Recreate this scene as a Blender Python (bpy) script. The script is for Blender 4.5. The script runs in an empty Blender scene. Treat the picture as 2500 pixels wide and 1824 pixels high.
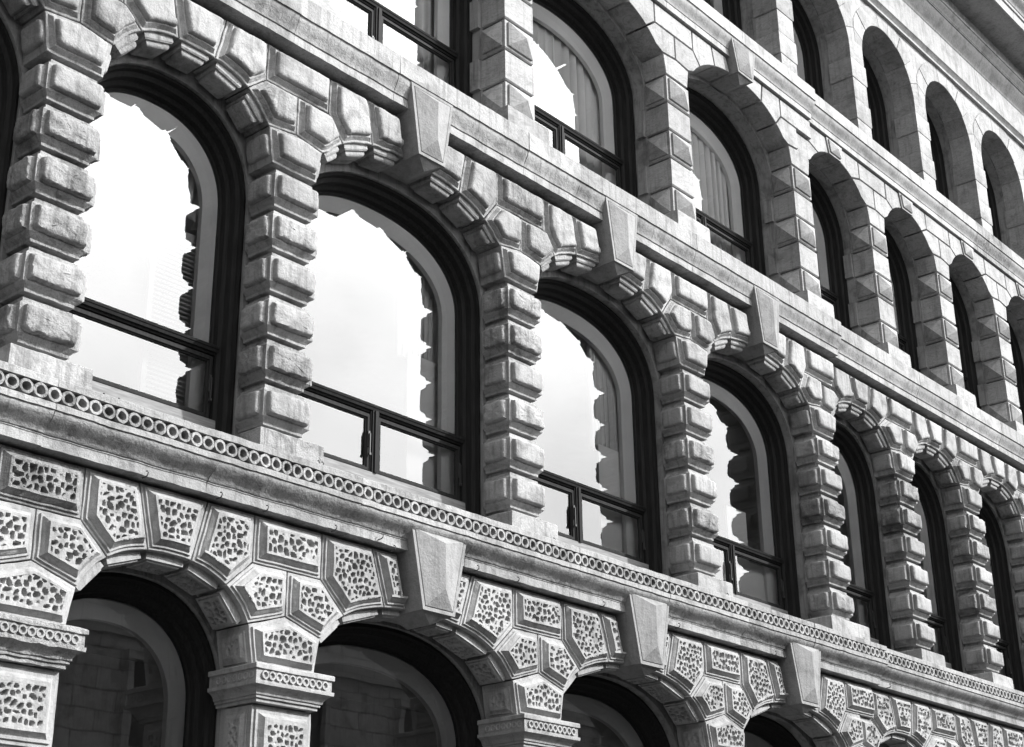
import bpy, math, random
import numpy as np
from mathutils import Vector, Matrix, noise

rad = math.radians
random.seed(7)
scene = bpy.context.scene
COL = scene.collection

# ------------------------------------------------------------------ camera
# facade: X along the street, Y into the wall, Z up; the lens is the origin height
YAW, PITCH, ROLL = rad(49.70360693), rad(22.21119471), rad(-0.76040049)
F = Vector((math.sin(YAW) * math.cos(PITCH), math.cos(YAW) * math.cos(PITCH), math.sin(PITCH)))
R0 = F.cross(Vector((0, 0, 1))).normalized()
U0 = R0.cross(F)
RT = math.cos(ROLL) * R0 + math.sin(ROLL) * U0
UP = -math.sin(ROLL) * R0 + math.cos(ROLL) * U0
cam_data = bpy.data.cameras.new('camera')
cam_data.sensor_fit = 'HORIZONTAL'
cam_data.sensor_width = 36.0
cam_data.lens = 3761.28 / 2500 * 36.0
cam_data.clip_end = 2000
cam = bpy.data.objects.new('camera', cam_data)
M = Matrix((RT, UP, -F)).transposed().to_4x4()
M.translation = Vector((0, -10, 0))
cam.matrix_world = M
COL.objects.link(cam)
scene.camera = cam

# ------------------------------------------------------------------ sky, sun, exposure
SUN_AZ, SUN_EL = rad(37), rad(34)          # azimuth measured from the facade normal towards +X
sun_dir = Vector((math.sin(SUN_AZ) * math.cos(SUN_EL), -math.cos(SUN_AZ) * math.cos(SUN_EL), math.sin(SUN_EL)))
world = bpy.data.worlds.new('World')
scene.world = world
world.use_nodes = True
wn = world.node_tree
wn.nodes.clear()
sky = wn.nodes.new('ShaderNodeTexSky')
sky.sky_type = 'NISHITA'
sky.sun_disc = False
sky.sun_elevation = SUN_EL
sky.sun_rotation = math.atan2(sun_dir.x, sun_dir.y)
sky.dust_density = 2.0
sky.air_density = 1.0
sky.ozone_density = 1.0
bw = wn.nodes.new('ShaderNodeRGBToBW')
bg = wn.nodes.new('ShaderNodeBackground')
bg.inputs['Strength'].default_value = 0.05
wo = wn.nodes.new('ShaderNodeOutputWorld')
wn.links.new(sky.outputs['Color'], bw.inputs['Color'])
wn.links.new(bw.outputs['Val'], bg.inputs['Color'])
# thin bright haze all round the sky, strongest towards the sun
wtc = wn.nodes.new('ShaderNodeTexCoord')
dot = wn.nodes.new('ShaderNodeVectorMath')
dot.operation = 'DOT_PRODUCT'
dot.inputs[1].default_value = sun_dir
wn.links.new(wtc.outputs['Generated'], dot.inputs[0])
def wmath(op, a, b):
    n = wn.nodes.new('ShaderNodeMath')
    n.operation = op
    for i, q in enumerate((a, b)):
        if isinstance(q, float):
            n.inputs[i].default_value = q
        else:
            wn.links.new(q, n.inputs[i])
    return n.outputs[0]
aur = wmath('POWER', wmath('MULTIPLY', wmath('ADD', dot.outputs['Value'], 1.0), 0.5), 6.0)
cl = wn.nodes.new('ShaderNodeTexNoise')
cl.inputs['Scale'].default_value = 4.5
cl.inputs['Detail'].default_value = 6.0
wn.links.new(wtc.outputs['Generated'], cl.inputs['Vector'])
cloud = wmath('ADD', wmath('MULTIPLY', cl.outputs['Fac'], 1.3), 0.35)
veil = wmath('MULTIPLY', wmath('ADD', wmath('MULTIPLY', aur, 3.2), 0.23), cloud)
bg2 = wn.nodes.new('ShaderNodeBackground')
bg2.inputs['Strength'].default_value = 1.0
wn.links.new(veil, bg2.inputs['Color'])
addsh = wn.nodes.new('ShaderNodeAddShader')
wn.links.new(bg.outputs['Background'], addsh.inputs[0])
wn.links.new(bg2.outputs['Background'], addsh.inputs[1])
wn.links.new(addsh.outputs[0], wo.inputs['Surface'])
sun_data = bpy.data.lights.new('sun', 'SUN')
sun_data.energy = 4.6
sun_data.angle = rad(1.5)
sun_data.color = (1, 1, 1)
sun = bpy.data.objects.new('sun', sun_data)
sun.rotation_euler = (-sun_dir).to_track_quat('-Z', 'Y').to_euler()
COL.objects.link(sun)
vs = scene.view_settings
vs.view_transform = 'Standard'
vs.look = 'None'
vs.gamma = 1.0
vs.exposure = 0.60
scene.cycles.max_bounces = 5
scene.cycles.diffuse_bounces = 2
scene.cycles.glossy_bounces = 2
scene.cycles.transparent_max_bounces = 6

# ------------------------------------------------------------------ materials (all neutral greys)
def new_mat(name):
    m = bpy.data.materials.new(name)
    m.use_nodes = True
    nt = m.node_tree
    b = nt.nodes['Principled BSDF']
    return m, nt, b

def nd(nt, t, **kw):
    n = nt.nodes.new(t)
    for k, v in kw.items():
        if k in n.inputs:
            n.inputs[k].default_value = v
        else:
            setattr(n, k, v)
    return n

def ramp(nt, src, stops):
    r = nt.nodes.new('ShaderNodeValToRGB')
    e = r.color_ramp.elements
    while len(e) < len(stops):
        e.new(0.5)
    for el, (p, c) in zip(e, stops):
        el.position = p
        el.color = (c, c, c, 1)
    nt.links.new(src, r.inputs['Fac'])
    return r.outputs['Color']

def mul(nt, a, b):
    m = nt.nodes.new('ShaderNodeMix')
    m.data_type = 'RGBA'
    m.blend_type = 'MULTIPLY'
    m.inputs[0].default_value = 1.0
    for s, sock in ((a, 6), (b, 7)):
        if isinstance(s, float):
            m.inputs[sock].default_value = (s, s, s, 1)
        else:
            nt.links.new(s, m.inputs[sock])
    return m.outputs[2]

def stone_mat(name, base, grain=0.25, stain=0.35, vein=0.0, bump=0.5, spread=0.14, grain_scale=150.0):
    m, nt, b = new_mat(name)
    tc = nd(nt, 'ShaderNodeNewGeometry')
    pos = tc.outputs['Position']
    oi = nd(nt, 'ShaderNodeObjectInfo')
    # each stone has its own tone
    tone = ramp(nt, oi.outputs['Random'], [(0.0, base * (1 - spread)), (0.5, base), (0.86, base * (1 + spread * 0.7)), (1.0, base * (1 - 1.6 * spread))])
    n1 = nd(nt, 'ShaderNodeTexNoise', Scale=grain_scale, Detail=2.0, Roughness=0.7)
    nt.links.new(pos, n1.inputs['Vector'])
    g = ramp(nt, n1.outputs['Fac'], [(0.34, 1 - grain), (0.50, 1.0), (0.68, 1 + grain * 0.3)])
    n2 = nd(nt, 'ShaderNodeTexNoise', Scale=2.9, Detail=4.0, Roughness=0.65, Distortion=0.5)
    nt.links.new(pos, n2.inputs['Vector'])
    st = ramp(nt, n2.outputs['Fac'], [(0.36, 1 - stain), (0.50, 1.0), (0.66, 1.08)])
    # rain streaks running down the face
    mp = nd(nt, 'ShaderNodeMapping')
    mp.inputs['Scale'].default_value = (16, 16, 1.1)
    nt.links.new(pos, mp.inputs['Vector'])
    n3 = nd(nt, 'ShaderNodeTexNoise', Scale=1.0, Detail=3.0, Roughness=0.65, Distortion=0.3)
    nt.links.new(mp.outputs['Vector'], n3.inputs['Vector'])
    sk = ramp(nt, n3.outputs['Fac'], [(0.36, 1 - stain * 0.8), (0.49, 1.0)])
    col = mul(nt, mul(nt, mul(nt, tone, g), st), sk)
    # fine bedding lines and cracks
    mp2 = nd(nt, 'ShaderNodeMapping')
    mp2.inputs['Rotation'].default_value = (0.5, 0.45, 0.2)
    mp2.inputs['Scale'].default_value = (3.0, 3.0, 9.0 if vein else 22.0)
    nt.links.new(pos, mp2.inputs['Vector'])
    n4 = nd(nt, 'ShaderNodeTexNoise', Scale=1.2, Detail=4.0, Roughness=0.6, Distortion=1.2)
    nt.links.new(mp2.outputs['Vector'], n4.inputs['Vector'])
    vv = vein if vein else 0.10
    ve = ramp(nt, n4.outputs['Fac'], [(0.34, 1 - vv * 0.8), (0.46, 1.0), (0.5, 1 - vv), (0.54, 1.0), (0.7, 1.0 - vv * 0.3)])
    col = mul(nt, col, ve)
    nt.links.new(col, b.inputs['Base Color'])
    b.inputs['Roughness'].default_value = 0.9
    b.inputs['Specular IOR Level'].default_value = 0.25
    n5 = nd(nt, 'ShaderNodeTexNoise', Scale=20.0, Detail=4.0, Roughness=0.72)
    nt.links.new(pos, n5.inputs['Vector'])
    bp = nd(nt, 'ShaderNodeBump', Strength=bump, Distance=0.022)
    nt.links.new(n5.outputs['Fac'], bp.inputs['Height'])
    nt.links.new(bp.outputs['Normal'], b.inputs['Normal'])
    return m

MAT = {}
MAT['sand'] = stone_mat('sandstone', 0.31, grain=0.32, stain=0.34, bump=0.7, spread=0.17)
MAT['rough'] = stone_mat('weathered_sandstone', 0.28, grain=0.45, stain=0.44, bump=1.0, spread=0.18)
MAT['lime'] = stone_mat('limestone', 0.335, grain=0.22, stain=0.26, bump=0.45, spread=0.10)
MAT['key'] = stone_mat('granite_key', 0.255, grain=0.45, stain=0.20, bump=0.5, spread=0.06, grain_scale=230.0)
MAT['marble'] = stone_mat('veined_marble', 0.32, grain=0.10, stain=0.22, vein=0.32, bump=0.25, spread=0.13)
MAT['mortar'] = stone_mat('mortar', 0.16, grain=0.3, stain=0.4, bump=0.6, spread=0.05)
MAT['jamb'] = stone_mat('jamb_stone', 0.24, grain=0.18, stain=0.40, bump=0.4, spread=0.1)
MAT['opposite'] = stone_mat('opposite_stone', 0.68, grain=0.2, stain=0.35, bump=0.4)
def course_lines(m):
    nt = m.node_tree
    b = nt.nodes['Principled BSDF']
    src = b.inputs['Base Color'].links[0].from_socket
    g = nd(nt, 'ShaderNodeNewGeometry')
    mp = nd(nt, 'ShaderNodeMapping')
    mp.inputs['Rotation'].default_value = (rad(-90), 0, 0)
    nt.links.new(g.outputs['Position'], mp.inputs['Vector'])
    br = nd(nt, 'ShaderNodeTexBrick', Scale=1.0)
    br.inputs['Color1'].default_value = (1, 1, 1, 1)
    br.inputs['Color2'].default_value = (.86, .86, .86, 1)
    br.inputs['Mortar'].default_value = (.4, .4, .4, 1)
    br.inputs['Brick Width'].default_value = 1.1
    br.inputs['Row Height'].default_value = .45
    br.inputs['Mortar Size'].default_value = .02
    nt.links.new(mp.outputs['Vector'], br.inputs['Vector'])
    nt.links.new(mul(nt, src, br.outputs['Color']), b.inputs['Base Color'])
course_lines(MAT['opposite'])

def plain_mat(name, v, rough=0.6, noise_amt=0.2, scale=(20, 20, 2), spec=0.4):
    m, nt, b = new_mat(name)
    g = nd(nt, 'ShaderNodeNewGeometry')
    mp = nd(nt, 'ShaderNodeMapping')
    mp.inputs['Scale'].default_value = scale
    nt.links.new(g.outputs['Position'], mp.inputs['Vector'])
    n = nd(nt, 'ShaderNodeTexNoise', Scale=1.0, Detail=6.0, Roughness=0.7)
    nt.links.new(mp.outputs['Vector'], n.inputs['Vector'])
    c = ramp(nt, n.outputs['Fac'], [(0.3, v * (1 - noise_amt)), (0.55, v), (0.75, v * (1 + noise_amt))])
    nt.links.new(c, b.inputs['Base Color'])
    b.inputs['Roughness'].default_value = rough
    b.inputs['Specular IOR Level'].default_value = spec
    bp = nd(nt, 'ShaderNodeBump', Strength=0.25, Distance=0.003)
    nt.links.new(n.outputs['Fac'], bp.inputs['Height'])
    nt.links.new(bp.outputs['Normal'], b.inputs['Normal'])
    return m

MAT['wood'] = plain_mat('dark_painted_wood', 0.020, rough=0.6, spec=0.06, noise_amt=0.5, scale=(45, 45, 3))
MAT['sillwood'] = plain_mat('weathered_sill_wood', 0.20, rough=0.75, noise_amt=0.45, scale=(3, 25, 40), spec=0.2)
MAT['white'] = plain_mat('painted_plaster', 0.88, rough=0.8, noise_amt=0.06, scale=(2, 2, 2))
MAT['room'] = plain_mat('room_wall', 0.38, rough=0.9, noise_amt=0.15, scale=(1, 1, 1))
MAT['metal'] = plain_mat('dark_iron', 0.03, rough=0.5, noise_amt=0.3)
MAT['louvre'] = plain_mat('shutter_paint', 0.42, rough=0.6, noise_amt=0.1)
MAT['asphalt'] = plain_mat('asphalt', 0.05, rough=0.9, noise_amt=0.25, scale=(40, 40, 40), spec=0.2)
MAT['paving'] = plain_mat('paving_slab', 0.10, rough=0.9, noise_amt=0.2, scale=(6, 6, 6), spec=0.2)
MAT['darkglass'] = plain_mat('dark_window', 0.02, rough=0.15, noise_amt=0.1)

def fabric_mat(name, v):
    m, nt, b = new_mat(name)
    g = nd(nt, 'ShaderNodeNewGeometry')
    n = nd(nt, 'ShaderNodeTexNoise', Scale=90.0, Detail=3.0)
    nt.links.new(g.outputs['Position'], n.inputs['Vector'])
    c = ramp(nt, n.outputs['Fac'], [(0.3, v * 0.94), (0.7, v)])
    nt.links.new(c, b.inputs['Base Color'])
    b.inputs['Roughness'].default_value = 0.95
    b.inputs['Specular IOR Level'].default_value = 0.1
    return m
MAT['curtain'] = fabric_mat('curtain_cloth', 0.75)
MAT['swag'] = fabric_mat('swag_cloth', 0.75)
MAT['blind'] = fabric_mat('blind_cloth', 0.85)

def glass_mat(ior):
    m = bpy.data.materials.new('window_glass')
    m.use_nodes = True
    nt = m.node_tree
    nt.nodes.clear()
    out = nd(nt, 'ShaderNodeOutputMaterial')
    mix = nd(nt, 'ShaderNodeMixShader')
    fr = nd(nt, 'ShaderNodeFresnel', IOR=ior)
    tr = nd(nt, 'ShaderNodeBsdfTransparent')
    tr.inputs['Color'].default_value = (1.0, 1.0, 1.0, 1)
    gl = nd(nt, 'ShaderNodeBsdfGlossy')
    gl.inputs['Roughness'].default_value = 0.0
    gl.inputs['Color'].default_value = (1, 1, 1, 1)
    g = nd(nt, 'ShaderNodeNewGeometry')
    n = nd(nt, 'ShaderNodeTexNoise', Scale=2.2, Detail=1.0)
    nt.links.new(g.outputs['Position'], n.inputs['Vector'])
    bp = nd(nt, 'ShaderNodeBump', Strength=0.03, Distance=0.02)
    nt.links.new(n.outputs['Fac'], bp.inputs['Height'])
    nt.links.new(bp.outputs['Normal'], gl.inputs['Normal'])
    nt.links.new(fr.outputs['Fac'], mix.inputs[0])
    nt.links.new(tr.outputs[0], mix.inputs[1])
    nt.links.new(gl.outputs[0], mix.inputs[2])
    nt.links.new(mix.outputs[0], out.inputs['Surface'])
    return m
MAT['glass'] = glass_mat(2.15)

# ------------------------------------------------------------------ mesh helpers
class MB:
    def __init__(self):
        self.v, self.f = [], []

    def add(self, vs, fs):
        o = len(self.v)
        self.v.extend(vs)
        self.f.extend([tuple(i + o for i in f) for f in fs])

    def box(self, x0, x1, y0, y1, z0, z1):
        self.add([(x0, y0, z0), (x1, y0, z0), (x1, y1, z0), (x0, y1, z0), (x0, y0, z1), (x1, y0, z1), (x1, y1, z1), (x0, y1, z1)],
                 [(0, 3, 2, 1), (4, 5, 6, 7), (0, 1, 5, 4), (1, 2, 6, 5), (2, 3, 7, 6), (3, 0, 4, 7)])

    def loft(self, rings, cap0=True, cap1=True, closed=True):
        n = len(rings[0])
        vs = [p for r in rings for p in r]
        fs = []
        for k in range(len(rings) - 1):
            for i in range(n if closed else n - 1):
                j = (i + 1) % n
                fs.append((k * n + i, k * n + j, (k + 1) * n + j, (k + 1) * n + i))
        if cap0:
            fs.append(tuple(reversed(range(n))))
        if cap1:
            fs.append(tuple(range((len(rings) - 1) * n, len(rings) * n)))
        self.add(vs, fs)

    def jitter(self, amp, freq, seed, amp2=0.0, freq2=30.0):
        s = Vector((seed * 3.17, seed * 1.31, seed * 7.7))
        out = []
        for p in self.v:
            q = Vector(p)
            d = noise.noise_vector(q * freq + s) * amp
            if amp2:
                d += noise.noise_vector(q * freq2 + s) * amp2
            out.append(tuple(q + d))
        self.v = out

    def build(self, name, mat, parent=None, smooth=35):
        me = bpy.data.meshes.new(name)
        me.from_pydata(self.v, [], self.f)
        me.materials.append(MAT[mat])
        if smooth:
            me.polygons.foreach_set('use_smooth', [True] * len(me.polygons))
            me.set_sharp_from_angle(angle=rad(smooth))
        me.update()
        o = bpy.data.objects.new(name, me)
        COL.objects.link(o)
        o.parent = parent
        return o

def link_copy(src, parent, offset):
    o = src.copy()
    COL.objects.link(o)
    o.parent = parent
    o.location = offset
    return o

def empty(name, loc=(0, 0, 0)):
    o = bpy.data.objects.new(name, None)
    o.location = loc
    COL.objects.link(o)
    return o

def tag(o, label=None, cat=None, group=None, kind=None):
    for k, v in (('label', label), ('category', cat), ('group', group), ('kind', kind)):
        if v:
            o[k] = v
    return o

def inset(poly, d):
    """parallel inset of a convex-ish counter-clockwise polygon"""
    n = len(poly)
    out = []
    for i in range(n):
        p0, p1, p2 = poly[i - 1], poly[i], poly[(i + 1) % n]
        e1 = (p1[0] - p0[0], p1[1] - p0[1])
        e2 = (p2[0] - p1[0], p2[1] - p1[1])
        l1, l2 = math.hypot(*e1) or 1e-9, math.hypot(*e2) or 1e-9
        n1 = (-e1[1] / l1, e1[0] / l1)
        n2 = (-e2[1] / l2, e2[0] / l2)
        k = 1 + n1[0] * n2[0] + n1[1] * n2[1]
        k = max(k, 0.35)
        out.append((p1[0] + d * (n1[0] + n2[0]) / k, p1[1] + d * (n1[1] + n2[1]) / k))
    return out

def resample(poly, counts):
    out = []
    n = len(poly)
    for i in range(n):
        a, b = poly[i], poly[(i + 1) % n]
        for k in range(counts[i]):
            t = k / counts[i]
            out.append((a[0] + (b[0] - a[0]) * t, a[1] + (b[1] - a[1]) * t))
    return out

def smooth_ring(r, it):
    n = len(r)
    for _ in range(it):
        r = [((r[i - 1][0] + 2 * r[i][0] + r[(i + 1) % n][0]) / 4, (r[i - 1][1] + 2 * r[i][1] + r[(i + 1) % n][1]) / 4) for i in range(n)]
    return r

def frame_front(yf):
    return lambda u, v, h: (u, yf - h, v)

def frame_left(x):          # face looking to -X; u runs from the back to the front
    return lambda u, v, h: (x - h, -u, v)

def frame_right(x):
    return lambda u, v, h: (x + h, u, v)

def relief(mb, poly, to3d, rings, ds=0.05, soft=0, cap='fan', soft_from=99):
    """rings: list of (inset, height); builds the stepped relief inside poly"""
    n = len(poly)
    counts = []
    for i in range(n):
        a, b = poly[i], poly[(i + 1) % n]
        counts.append(max(1, int(round(math.hypot(b[0] - a[0], b[1] - a[1]) / ds))))
    R = []
    last = None
    for k, (d, h) in enumerate(rings):
        p = inset(poly, d) if d else poly
        r = resample(p, counts)
        if soft and k >= soft_from and ds < .05:
            r = smooth_ring(r, 1 if ds > .035 else soft)
        R.append([to3d(u, v, h) for u, v in r])
        last = (r, h)
    if cap == 'fan':
        r, h = last
        cx = sum(p[0] for p in r) / len(r)
        cy = sum(p[1] for p in r) / len(r)
        for t in (0.62, 0.3):
            R.append([to3d(cx + (u - cx) * t, cy + (v - cy) * t, h + 0.002) for u, v in r])
        mb.loft(R, cap0=False, cap1=True)
    elif cap == 'apex':
        r, h = last
        cx = sum(p[0] for p in r) / len(r)
        cy = sum(p[1] for p in r) / len(r)
        mb.loft(R, cap0=False, cap1=False)
        o = len(mb.v) - len(r)
        mb.v.append(to3d(cx, cy, h + APEX[0]))
        a = len(mb.v) - 1
        for i in range(len(r)):
            mb.f.append((o + i, o + (i + 1) % len(r), a))
    else:
        mb.loft(R, cap0=False, cap1=(cap == 'flat'))
    return last[0]

APEX = [0.06]

def worm_panel(mb, poly, to3d, top, depth=0.042, ds=0.009, cell=0.052, seed=1, border=0.0):
    """vermiculated panel: irregular pits cut into a convex polygon"""
    P = np.array(poly)
    lo, hi = P.min(0), P.max(0)
    nx, nz = max(4, int((hi[0] - lo[0]) / ds)), max(4, int((hi[1] - lo[1]) / ds))
    X, Z = np.meshgrid(np.linspace(lo[0], hi[0], nx), np.linspace(lo[1], hi[1], nz))
    dist = np.full(X.shape, 9.0)
    for i in range(len(P)):
        a, b = P[i], P[(i + 1) % len(P)]
        e = b - a
        L = math.hypot(e[0], e[1])
        if L < 1e-6:
            continue
        dist = np.minimum(dist, (-(e[1]) * (X - a[0]) + e[0] * (Z - a[1])) / L)
    rs = np.random.RandomState(seed)
    Xo, Zo = X, Z
    wv = cell * .10
    X = Xo + wv * np.sin(Zo * 2.6 / cell + seed) + wv * .6 * np.sin(Xo * 3.7 / cell + 2 * seed)
    Z = Zo + wv * np.sin(Xo * 2.9 / cell + 3 * seed) + wv * .6 * np.sin(Zo * 3.3 / cell + seed)
    w, h = hi - lo
    cols, rows = max(2, int(round(w / cell))), max(2, int(round(h / cell)))
    F1 = np.full(X.shape, 9.0)
    F2 = np.full(X.shape, 9.0)
    ids = []
    for r in range(-1, rows + 1):
        for c in range(-1, cols + 1):
            sx = lo[0] + (c + 0.5 + 0.5 * (r % 2) + rs.uniform(-.36, .36)) * w / cols
            sz = lo[1] + (r + 0.5 + rs.uniform(-.36, .36)) * h / rows
            an = rs.uniform(0, 3.14)
            st = rs.uniform(0.75, 1.0)
            dx, dz = X - sx, Z - sz
            u = dx * math.cos(an) + dz * math.sin(an)
            v = -dx * math.sin(an) + dz * math.cos(an)
            d = np.sqrt((u * st) ** 2 + (v / st) ** 2)
            F2 = np.minimum(F2, np.maximum(F1, d))
            F1 = np.minimum(F1, d)
    wall = (F2 - F1) / cell
    for _ in range(max(1, int(round(.014 / ds)))):
        wp = np.pad(wall, 1, mode='edge')
        wall = (wp[:-2, 1:-1] + wp[2:, 1:-1] + wp[1:-1, :-2] + wp[1:-1, 2:] + 2 * wp[1:-1, 1:-1]) / 6
    thr = 0.29 + 0.11 * np.sin(X * 61 + seed) * np.sin(Z * 53 + 2.3 * seed)
    s = np.clip((wall - thr) / 0.15, 0, 1)
    s = s * s * (3 - 2 * s)
    e = np.clip((dist - 0.003) / 0.008, 0, 1)
    X, Z = Xo, Zo
    H = top - depth * s * e + 0.003 * (rs.rand(*X.shape) - 0.5) * (s > 0.5)
    keep = dist > -ds * 0.7
    idx = -np.ones(X.shape, int)
    vs, fs = [], []
    use = np.zeros(X.shape, bool)
    q = keep[:-1, :-1] & keep[1:, :-1] & keep[:-1, 1:] & keep[1:, 1:]
    use[:-1, :-1] |= q; use[1:, :-1] |= q; use[:-1, 1:] |= q; use[1:, 1:] |= q
    ii = np.argwhere(use)
    for k, (a, b) in enumerate(ii):
        idx[a, b] = k
        vs.append(to3d(float(X[a, b]), float(Z[a, b]), float(H[a, b]) - 0.0008))
    for a, b in np.argwhere(q):
        fs.append((idx[a, b], idx[a, b + 1], idx[a + 1, b + 1], idx[a + 1, b]))
    mb.add(vs, fs)

# ------------------------------------------------------------------ layout of the facade
PIER = {'Z': 3.80, 'A': 6.37, 'B': 8.965, 'C': 12.49, 'D': 16.02, 'E': 19.45, 'F': 22.1, 'G': 24.6, 'H': 27.1, 'I': 29.6, 'J': 32.1}
ORDER = 'ZABCDEFGHIJ'
WIDE = {'BC', 'CD', 'DE'}
def yo(p):                                   # the far wing stands back a little
    return 0.055 if p in 'FGHIJ' else 0.0
BAYS = [(ORDER[i], ORDER[i + 1]) for i in range(len(ORDER) - 1)]
def bay_yo(a, b):
    return 0.055 if a in 'EFGHI' else 0.0
def lod(x):                                  # coarser stones far along the street
    return 0.03 if x < 13 else (0.04 if x < 20 else 0.06)

def arch_z(x, a, b, n, zs):
    t = min(1.0, abs(x) / a)
    return zs + b * max(0.0, 1 - t ** n) ** (1.0 / n)

def arch_x(z, a, b, n, zs):
    t = min(1.0, max(0.0, (z - zs) / b))
    return a * max(0.0, 1 - t ** n) ** (1.0 / n)

def arch_path(a, b, n, zs, N=44):
    """opening outline from the left springing over the crown to the right springing"""
    pts = []
    for k in range(N + 1):
        th = math.pi * (1 - k / N)
        c, s = math.cos(th), math.sin(th)
        pts.append((math.copysign(abs(c) ** (2 / n), c) * a, zs + abs(s) ** (2 / n) * b))
    return pts

building = empty('stone_building', (PIER['C'], 1.0, -1.7))
tag(building, 'long four-storey stone facade of arched windows, bulging pier blocks and carved string courses', 'building')
BINV = Matrix.Translation(-Vector(building.location))

def part(mb, name, mat, parent=None, smooth=35):
    """mesh in world coordinates, kept in place under the building or one of its parts"""
    o = mb.build(name, mat, parent or building, smooth)
    o.matrix_parent_inverse = BINV
    return o

def sub(mb, name, mat, parent, smooth=35):
    o = mb.build(name, mat, parent, smooth)
    return o

# storey data --------------------------------------------------------------
ST = {
    'g': dict(y=0.21, zs=2.70, bn=.81, bw=.83, nn=2.3, nw=2.45, w=.362, zt=4.055, zb=3.615, za=3.20, sw=.405, zimp=2.70,
              k1b=.225, k1t=.36, kb=.228, kt=.37, k2b=.53, k2t=.71, x2n=.61, x2w=1.05, x3=.43, z3=3.07),
    's': dict(y=0.335, zs=7.72, bn=.87, bw=.89, nn=2.5, nw=2.5, w=.325, zt=9.085, zb=8.65, za=8.20, sw=.43, zimp=7.755,
              k1b=.218, k1t=.33, kb=.21, kt=.31, k2b=.69, k2t=.80, x2n=.64, x2w=1.12, x3=.37, z3=8.15),
    't': dict(y=0.40, zs=12.04, bn=1.03, bw=1.07, nn=2.0, nw=2.15, w=.275, zt=13.36, zb=13.01, za=12.61, sw=.48, zimp=12.23,
              k1b=.20, k1t=.27, kb=.215, kt=.31, k2b=.65, k2t=.72, x2n=.55, x2w=1.06, x3=.33, z3=12.57),
}
# frames: y of the frame face, springing, rise, bottom, transom height
FR = {
    'g': dict(y=.78, zs=2.42, bn=1.00, bw=1.06, j=.06, n=2.25, zb=-1.2, tr=None, plate=.73),
    's': dict(y=.84, zs=7.38, bn=1.05, bw=1.08, j=.055, n=2.25, zb=4.62, tr=5.86, plate=.80),
    't': dict(y=.94, zs=12.02, bn=1.02, bw=1.04, j=.0, n=2.1, zb=9.70, tr=11.02, plate=.78),
    'f': dict(y=1.02, zs=15.87, bn=1.03, bw=1.05, j=-.005, n=2.0, zb=13.92, tr=15.0, plate=.84),
}
TOP_Z = {'g': 4.6, 's': 9.68, 't': 13.9, 'f': 17.4}
BOT_Z = {'g': -1.7, 's': 4.40, 't': 9.45, 'f': 13.68}

def bay_geo(st, a, b):
    xa, xb = PIER[a], PIER[b]
    cx, hp = (xa + xb) / 2, (xb - xa) / 2
    wide = (a + b) in WIDE
    return cx, hp, wide

# ------------------------------------------------------------------ walls behind the stones
WALL = {}
def make_wall(st, a, b):
    cx, hp, wide = bay_geo(st, a, b)
    f = FR[st]
    o = bay_yo(a, b)
    w = ST[st]['w'] if st in ST else .25
    A = hp - w + f['j']
    B = f['bw'] if wide else f['bn']
    path = arch_path(A, B, f['n'], f['zs'])
    full = [(-A, BOT_Z[st])] + path + [(A, BOT_Z[st])]
    yp, yr = f['plate'] + o, f['y'] + 0.50 + o
    mb = MB()
    vs, fs = [], []
    top = TOP_Z[st]
    outer = []
    for k, (x, z) in enumerate(full):
        if k == 0:
            outer.append((-hp, z))
        elif k == len(full) - 1:
            outer.append((hp, z))
        elif k == 1:
            outer.append((-hp, z))
        elif k == len(full) - 2:
            outer.append((hp, z))
        else:
            outer.append((x * hp / A, top))
    outer2 = list(outer)
    N = len(full)
    P = [(cx + x, yp, z) for x, z in full]
    Q = [(cx + x, yp, z) for x, z in outer2]
    Rr = [(cx + x, yr, z) for x, z in full]
    vs = P + Q + Rr + [(cx - hp, yp, top), (cx + hp, yp, top)]
    for k in range(N - 1):
        fs.append((k, N + k, N + k + 1, k + 1))
        fs.append((k, k + 1, 2 * N + k + 1, 2 * N + k))
    fs.append((N + 1, 3 * N, N + 2))
    fs.append((N + N - 3, 3 * N + 1, N + N - 2))
    mb.add(vs, fs)
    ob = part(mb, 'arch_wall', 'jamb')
    WALL[st, a, b] = ob
    return ob
for st in 'gstf':
    for a, b in BAYS:
        make_wall(st, a, b)

# ------------------------------------------------------------------ relief profiles
GAP = 0.006
SOFF = {'g': .005, 's': .012}
RING_BOLSTER = [(0, -.47), (0, -.106), (.006, -.100), (.026, -.100), (.056, -.058), (.072, -.058), (.073, -.036), (.079, -.018), (.091, -.006), (.108, -.001), (.13, 0)]
RING_WORM = [(0, -.50), (0, -.075), (.004, -.071), (.026, -.071), (.029, -.052), (.048, -.052), (.052, -.040), (.085, -.012), (.088, 0), (.108, 0)]
RING_ASHLAR = [(0, -.40), (0, -.010), (.007, 0)]
APX = 0

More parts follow.
